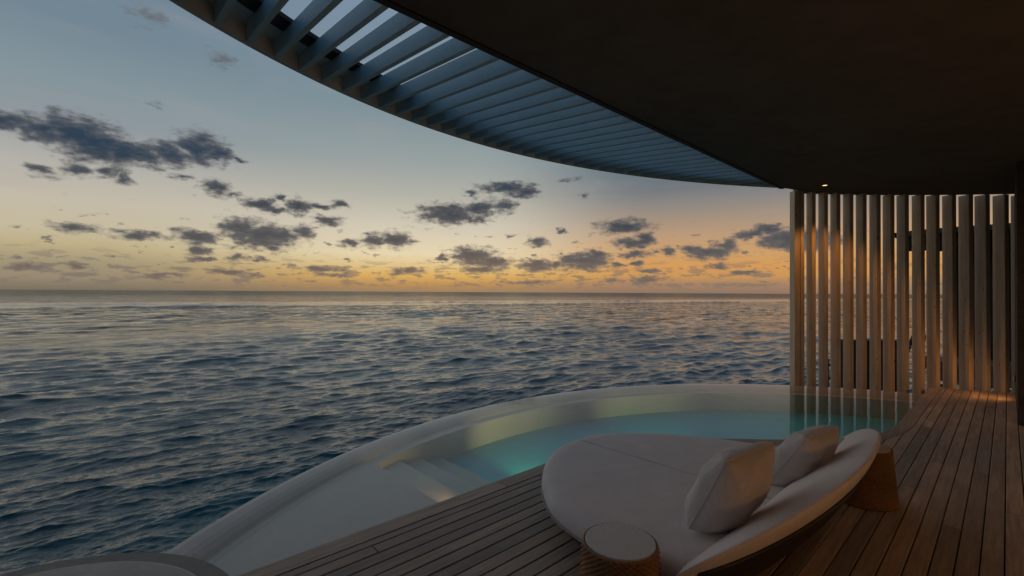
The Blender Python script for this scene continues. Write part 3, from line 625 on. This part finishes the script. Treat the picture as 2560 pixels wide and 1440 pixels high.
# backrest: a lens shaped cushion swept from tip to tip
def bw(s): return max(math.sin(math.pi*s), 0.0)**(0.566-0.264*min(1, max(0, (s-0.35)/0.45)))
def sect(s):
    w = bw(s); y = 1.975+2.90*s
    pin = min(1.0, s/0.045, (1-s)/0.045); pin = math.sqrt(max(pin*(2-pin), 0.0))
    I = np.array([-1.063+0.049*w, y+0.03, 0.338]); T = np.array([-1.063+0.475*w, y-0.05*(1-2*s), 0.374+0.274*w])
    B = np.array([-1.043+0.394*w, y, 0.335+0.137*w]); J = np.array([-1.0+0.12*w, y, 0.27+0.03*w])
    C = (I+T+B+J)/4
    return [C+(p-C)*(0.12+0.88*pin) for p in (I, T, B, J)]
def swept(ns=72):
    V, F = [], []; m = None
    for a in range(ns+1):
        s = a/ns; s = 0.5-0.5*math.cos(math.pi*s); I, T, B, J = sect(s)
        nrm = np.cross(T-I, np.array([0, 1.0, 0])); nrm = nrm/np.linalg.norm(nrm); nrm = nrm if nrm[2] > 0 else -nrm
        w = bw(s); up_ = nrm*0.018*w
        K = [I, I*0.75+T*0.25+up_, I*0.5+T*0.5+up_*1.5, I*0.2+T*0.8+up_*1.25, T+np.array([0.012, 0, -0.006])*w, T*0.55+B*0.45+np.array([0.03, 0, 0.0])*w, B, B*0.5+J*0.5, J]
        ring = []; n = len(K)
        for i in range(n):
            p0, p1, p2, p3 = [K[(i+k) % n] for k in (-1, 0, 1, 2)]
            for k in range(4):
                t = k/4; ring.append(0.5*((2*p1)+(-p0+p2)*t+(2*p0-5*p1+4*p2-p3)*t*t+(-p0+3*p1-3*p2+p3)*t**3))
        m = len(ring); V += [tuple(p) for p in ring]
    for a in range(ns):
        for i in range(m): i2 = (i+1) % m; F.append((a*m+i, a*m+i2, (a+1)*m+i2, (a+1)*m+i))
    F += [tuple(range(m))[::-1], tuple(ns*m+i for i in range(m))]
    return V, F
v, f = swept(); fix(mesh('backrest_cushion', v, f, M_fab, bed, True))
V, F = [], []; ns = 60
for a in range(ns+1):
    s = 0.02+0.96*(0.5-0.5*math.cos(math.pi*a/ns)); I, T, B, J = sect(s); w = bw(s)
    q = [B+np.array([0.012, 0, 0.022]), B+np.array([0.026*w+0.004, 0, 0.0]), np.array([-1.02+0.30*w, B[1], 0.235+0.075*w]), np.array([-1.06+0.12*w, B[1], 0.16]), J+np.array([-0.02, 0, -0.015])]
    V += [tuple(p) for p in q]
for a in range(ns):
    for i in range(5): i2 = (i+1) % 5; F.append((a*5+i, a*5+i2, (a+1)*5+i2, (a+1)*5+i))
F += [tuple(range(5))[::-1], tuple(ns*5+i for i in range(5))]
fix(mesh('backrest_frame', V, F, M_frame, bed, True))
P = []
for a in range(61):
    s = 0.03+0.94*a/60; I, T, B, J = sect(s); w = bw(s); P.append(tuple(T*0.9+B*0.1+np.array([0.016, 0, 0.0])*w))
v, f = tube(P, 0.003, 6); mesh('backrest_piping', v, f, M_pipe, bed, True)
# ------------------------------------------------------------------ pillows
def pillow(c, wv_, uv_, th, label, seed):
    t = root('pillow', c, label, 'pillow', 'throw pillows on the daybed')
    c = np.array(c); wv_ = np.array(wv_); uv_ = np.array(uv_); nn = np.cross(wv_, uv_); nn /= np.linalg.norm(nn); nn = nn if nn[0] < 0 else -nn
    r_ = np.random.RandomState(seed); n = 56; V, F = [], []; edge = []
    g = np.linspace(-1, 1, n+1)
    wr = [(r_.uniform(-1, 1), r_.uniform(-1, 1), r_.uniform(0, 3.14), r_.uniform(5, 11), r_.uniform(0.3, 0.7)) for _ in range(7)]
    def pt(a, b, side):
        pinch = 0.06
        cr = 1-0.035*(a*b)**4; x_ = a*cr*(1-pinch*(1-b*b)*abs(a)**3); y_ = b*cr*(1-pinch*(1-a*a)*abs(b)**3)
        h = (max(1-a**2, 0)**0.42)*(max(1-b**2, 0)**0.42)
        ww = 0.0
        for (ca, cb, ang, fr_, wd) in wr:
            u_ = (a-ca)*math.cos(ang)+(b-cb)*math.sin(ang); v_ = -(a-ca)*math.sin(ang)+(b-cb)*math.cos(ang)
            ww += 0.010*math.sin(u_*fr_)*math.exp(-(v_/wd)**2)
        # creases gather toward the corners
        for sa in (-1, 1):
            for sb in (-1, 1):
                da, db = a-sa, b-sb; rr_ = math.hypot(da, db); an = math.atan2(db*sa*sb, da)
                ww += 0.006*math.sin(an*11+seed)*math.exp(-((rr_-0.42)/0.28)**2)
        sag = -0.06*b*h
        return c+wv_*x_+uv_*(y_-0.10*h*(1 if b < 0 else 0.35))+nn*side*(th*h*(1.0-0.12*b)+ww*h+0.002)
    for side in (1, -1):
        o0 = len(V)
        for i in range(n+1):
            for j in range(n+1): V.append(tuple(pt(g[i], g[j], side)))
        for i in range(n):
            for j in range(n):
                q_ = (o0+i*(n+1)+j, o0+(i+1)*(n+1)+j, o0+(i+1)*(n+1)+j+1, o0+i*(n+1)+j+1); F.append(q_ if side > 0 else q_[::-1])
    o = mesh('pillow_cover', V, F, M_pil, t, True)
    bm = bmesh.new(); bm.from_mesh(o.data); bmesh.ops.remove_doubles(bm, verts=bm.verts, dist=0.0045); bmesh.ops.recalc_face_normals(bm, faces=bm.faces); bm.to_mesh(o.data); bm.free(); o.data.shade_smooth()
    loop = [(s_, -1) for s_ in g]+[(1, s_) for s_ in g[1:]]+[(s_, 1) for s_ in g[::-1][1:]]+[(-1, s_) for s_ in g[::-1][1:]]
    P = [tuple((pt(a, b, 1)+pt(a, b, -1))/2) for a, b in loop]; v, f = tube(P, 0.0035, 6); mesh('piping', v, f, M_pil, t, True)
pillow((-1.065, 2.69, 0.565), (0.03, 0.268, 0.0), (0.095, 0.02, 0.212), 0.15, 'grey canvas pillow nearest the stool, leaning on the daybed backrest', 3)
pillow((-0.985, 3.74, 0.51), (0.035, 0.27, -0.005), (0.105, 0.05, 0.175), 0.135, 'grey canvas pillow farther back, half hidden behind the nearer pillow', 8)
# ------------------------------------------------------------------ wicker stools
def stool(cx_, cy_, H, rt_, label):
    t = root('wicker_stool', (cx_, cy_, 0), label, 'stool', 'wicker drum stools beside the daybed')
    rows = 36; prof = []
    for j in range(rows*2+1):
        z = 0.004+(H-0.012)*j/(rows*2); u = z/H
        prof.append((rt_*1.05+(rt_*0.22)*(1-u)**1.25, z))
    nrib = 34; seg = nrib*8
    def rf(r, z, a, j):
        row = j//2; ph = math.pi*(row % 2)
        return r+0.0055*math.cos(nrib*a*0.5*2+ph)+(0.004 if j % 2 else -0.004)
    v, f = lathe((cx_, cy_, 0), prof, seg, rf, cap0=True, cap1=False); mesh('woven_body', v, f, M_wick, t, True)
    # braided rim ring
    P = []
    for k in range(97):
        a = 2*math.pi*k/96; P.append((cx_+(rt_*1.04+0.002*math.sin(a*40))*math.cos(a), cy_+(rt_*1.04+0.002*math.sin(a*40))*math.sin(a), H-0.006+0.002*math.cos(a*40)))
    v, f = tube(P, 0.007, 8); mesh('braided_rim', v, f, M_wick, t, True)
    v, f = lathe((cx_, cy_, 0), [(rt_*0.97, H-0.022), (rt_*0.995, H-0.018), (rt_, H-0.002), (rt_*0.993, H+0.004), (rt_*0.98, H+0.006)], 72); mesh('stone_top', v, f, M_terr, t, False)
stool(-1.282, 1.90, 0.44, 0.168, 'tapered wicker stool with speckled grey top at the near end of the daybed')
stool(-0.80, 4.58, 0.43, 0.178, 'tapered wicker stool mostly hidden behind the far end of the daybed backrest')
# ------------------------------------------------------------------ round stone table, bottom left
tb = root('round_table', (-1.83, -0.29, 0), 'broad round pale stone table with grey rim, cut off by the bottom left corner', 'table')
v, f = lathe((-1.83, -0.295, 0), [(0.40, 0.0), (0.42, 0.05), (0.60, 0.50), (0.676, 0.565), (0.684, 0.585), (0.684, 0.598), (0.680, 0.602), (0.595, 0.602)], 160); mesh('table_rim', v, f, M_tabrim, tb, False)
v, f = lathe((-1.845, -0.28, 0), [(0.588, 0.596), (0.590, 0.604), (0.588, 0.609), (0.582, 0.611)], 160); mesh('table_top', v, f, M_tabtop, tb, False)
# ------------------------------------------------------------------ neighbouring villa, seen between the slats
M_nb = plain('neighbour_dark_timber', (0.035, 0.032, 0.030), 0.7, 3, 0.3, 0.2); M_nbr = plain('neighbour_roof', (0.10, 0.08, 0.065), 0.7, 3, 0.2, 0.1)
M_nbd = plain('neighbour_deck', (0.18, 0.18, 0.18), 0.7, 3, 0.2, 0.1); M_wh = plain('white_painted_timber', (0.7, 0.68, 0.64), 0.6, 3, 0.1, 0.05)
nb = root('neighbour_villa', (3.0, 32.0, SEA), 'dark overwater villa on stilts seen through the slats at the right', 'villa')
v, f = box(-2.05, 9.0, 29.2, 37.0, -1.45, 4.30); mesh('wall', v, f, M_nb, nb)
pl = [(-3.55, 27.3)]+[(-3.55+2.2*(1-math.cos(a)), 27.3-0.9*math.sin(a)+0.25) for a in np.linspace(0.2, 1.5, 7)]+[(10.0, 27.2), (10.0, 38.0), (-3.0, 38.0)]
v, f = prism(pl, 4.28, 4.50); mesh('roof', v, f, M_nbr, nb)
v, f = box(-3.2, -1.2, 26.9, 28.9, 3.72, 4.02); mesh('eave_beam', v, f, M_nb, nb)
v, f = box(-2.6, 9.0, 26.6, 29.19, -1.50, -1.22); mesh('terrace', v, f, M_nbd, nb)
v, f = box(-2.0, 9.0, 26.75, 26.9, -2.05, -1.503); mesh('fascia', v, f, M_nbd, nb)
for xx in (-2.2, 0.4, 3.0, 5.6):
    v, f = lathe((xx, 27.2, -4.0), [(0.16, 0), (0.16, 2.49)], 12); mesh('stilt', v, f, M_nb, nb)
for xx in (-0.9, 1.5, 3.9):
    v, f = box(xx, xx+1.6, 29.13, 29.197, -1.2, 1.5); w_ = mesh('window', v, f, plain('neighbour_glass', (0.02, 0.03, 0.035), 0.1, 3, 0.1, 0.0), nb)
st = root('water_stairs', (-3.0, 25.6, SEA), 'pale diagonal stair flight down to the water between the dark screen and the villa', 'stairs')
for k in (0, 1):
    x0 = -3.35+k*0.75; P = [(x0, 25.3, -2.1), (x0+0.0, 26.5, -0.55)]
    v, f = box(x0-0.04, x0+0.04, 25.0, 26.7, 0, 0.26); v = [(p[0]+(p[1]-25.0)*0.30, p[1], p[2]-2.3+(p[1]-25.0)*1.12) for p in v]; mesh('stringer', v, f, M_nb, st)
for k in range(8):
    yy = 25.05+k*0.21; v, f = box(-3.30+(yy-25)*0.30, -2.65+(yy-25)*0.30, yy, yy+0.19, -2.1+(yy-25)*1.12, -2.06+(yy-25)*1.12); mesh('tread', v, f, M_wh, st)
v, f = box(-2.75, -2.45, 26.72, 27.1, -0.35, -0.12); mesh('landing', v, f, M_wh, st)
# dark sea screen
V = [(-4.66, 21.57), (-2.98, 23.4), (-2.6, 23.1), (-4.28, 21.25)]
v, f = prism(V, -3.2, -0.14); mesh('sea_screen', v, f, plain('blue_black_screen', (0.022, 0.032, 0.045), 0.8, 4, 0.2, 0.2), None, label='low dark blue wall standing in the sea behind the middle slats', cat='wall')
mp_ = root('marker_pole', (-3.75, 16.67, SEA), 'thin dark pole with crossbars standing in the sea behind the third slat', 'pole')
v, f = tube([(-3.75, 16.67, -3.0), (-3.75, 16.67, -0.35)], 0.025, 10); mesh('pole', v, f, M_metal, mp_, True)
for zz in (-0.55, -0.95):
    v, f = box(-3.95, -3.62, 16.71, 16.74, zz-0.035, zz+0.035); mesh('crossbar', v, f, M_metal, mp_)
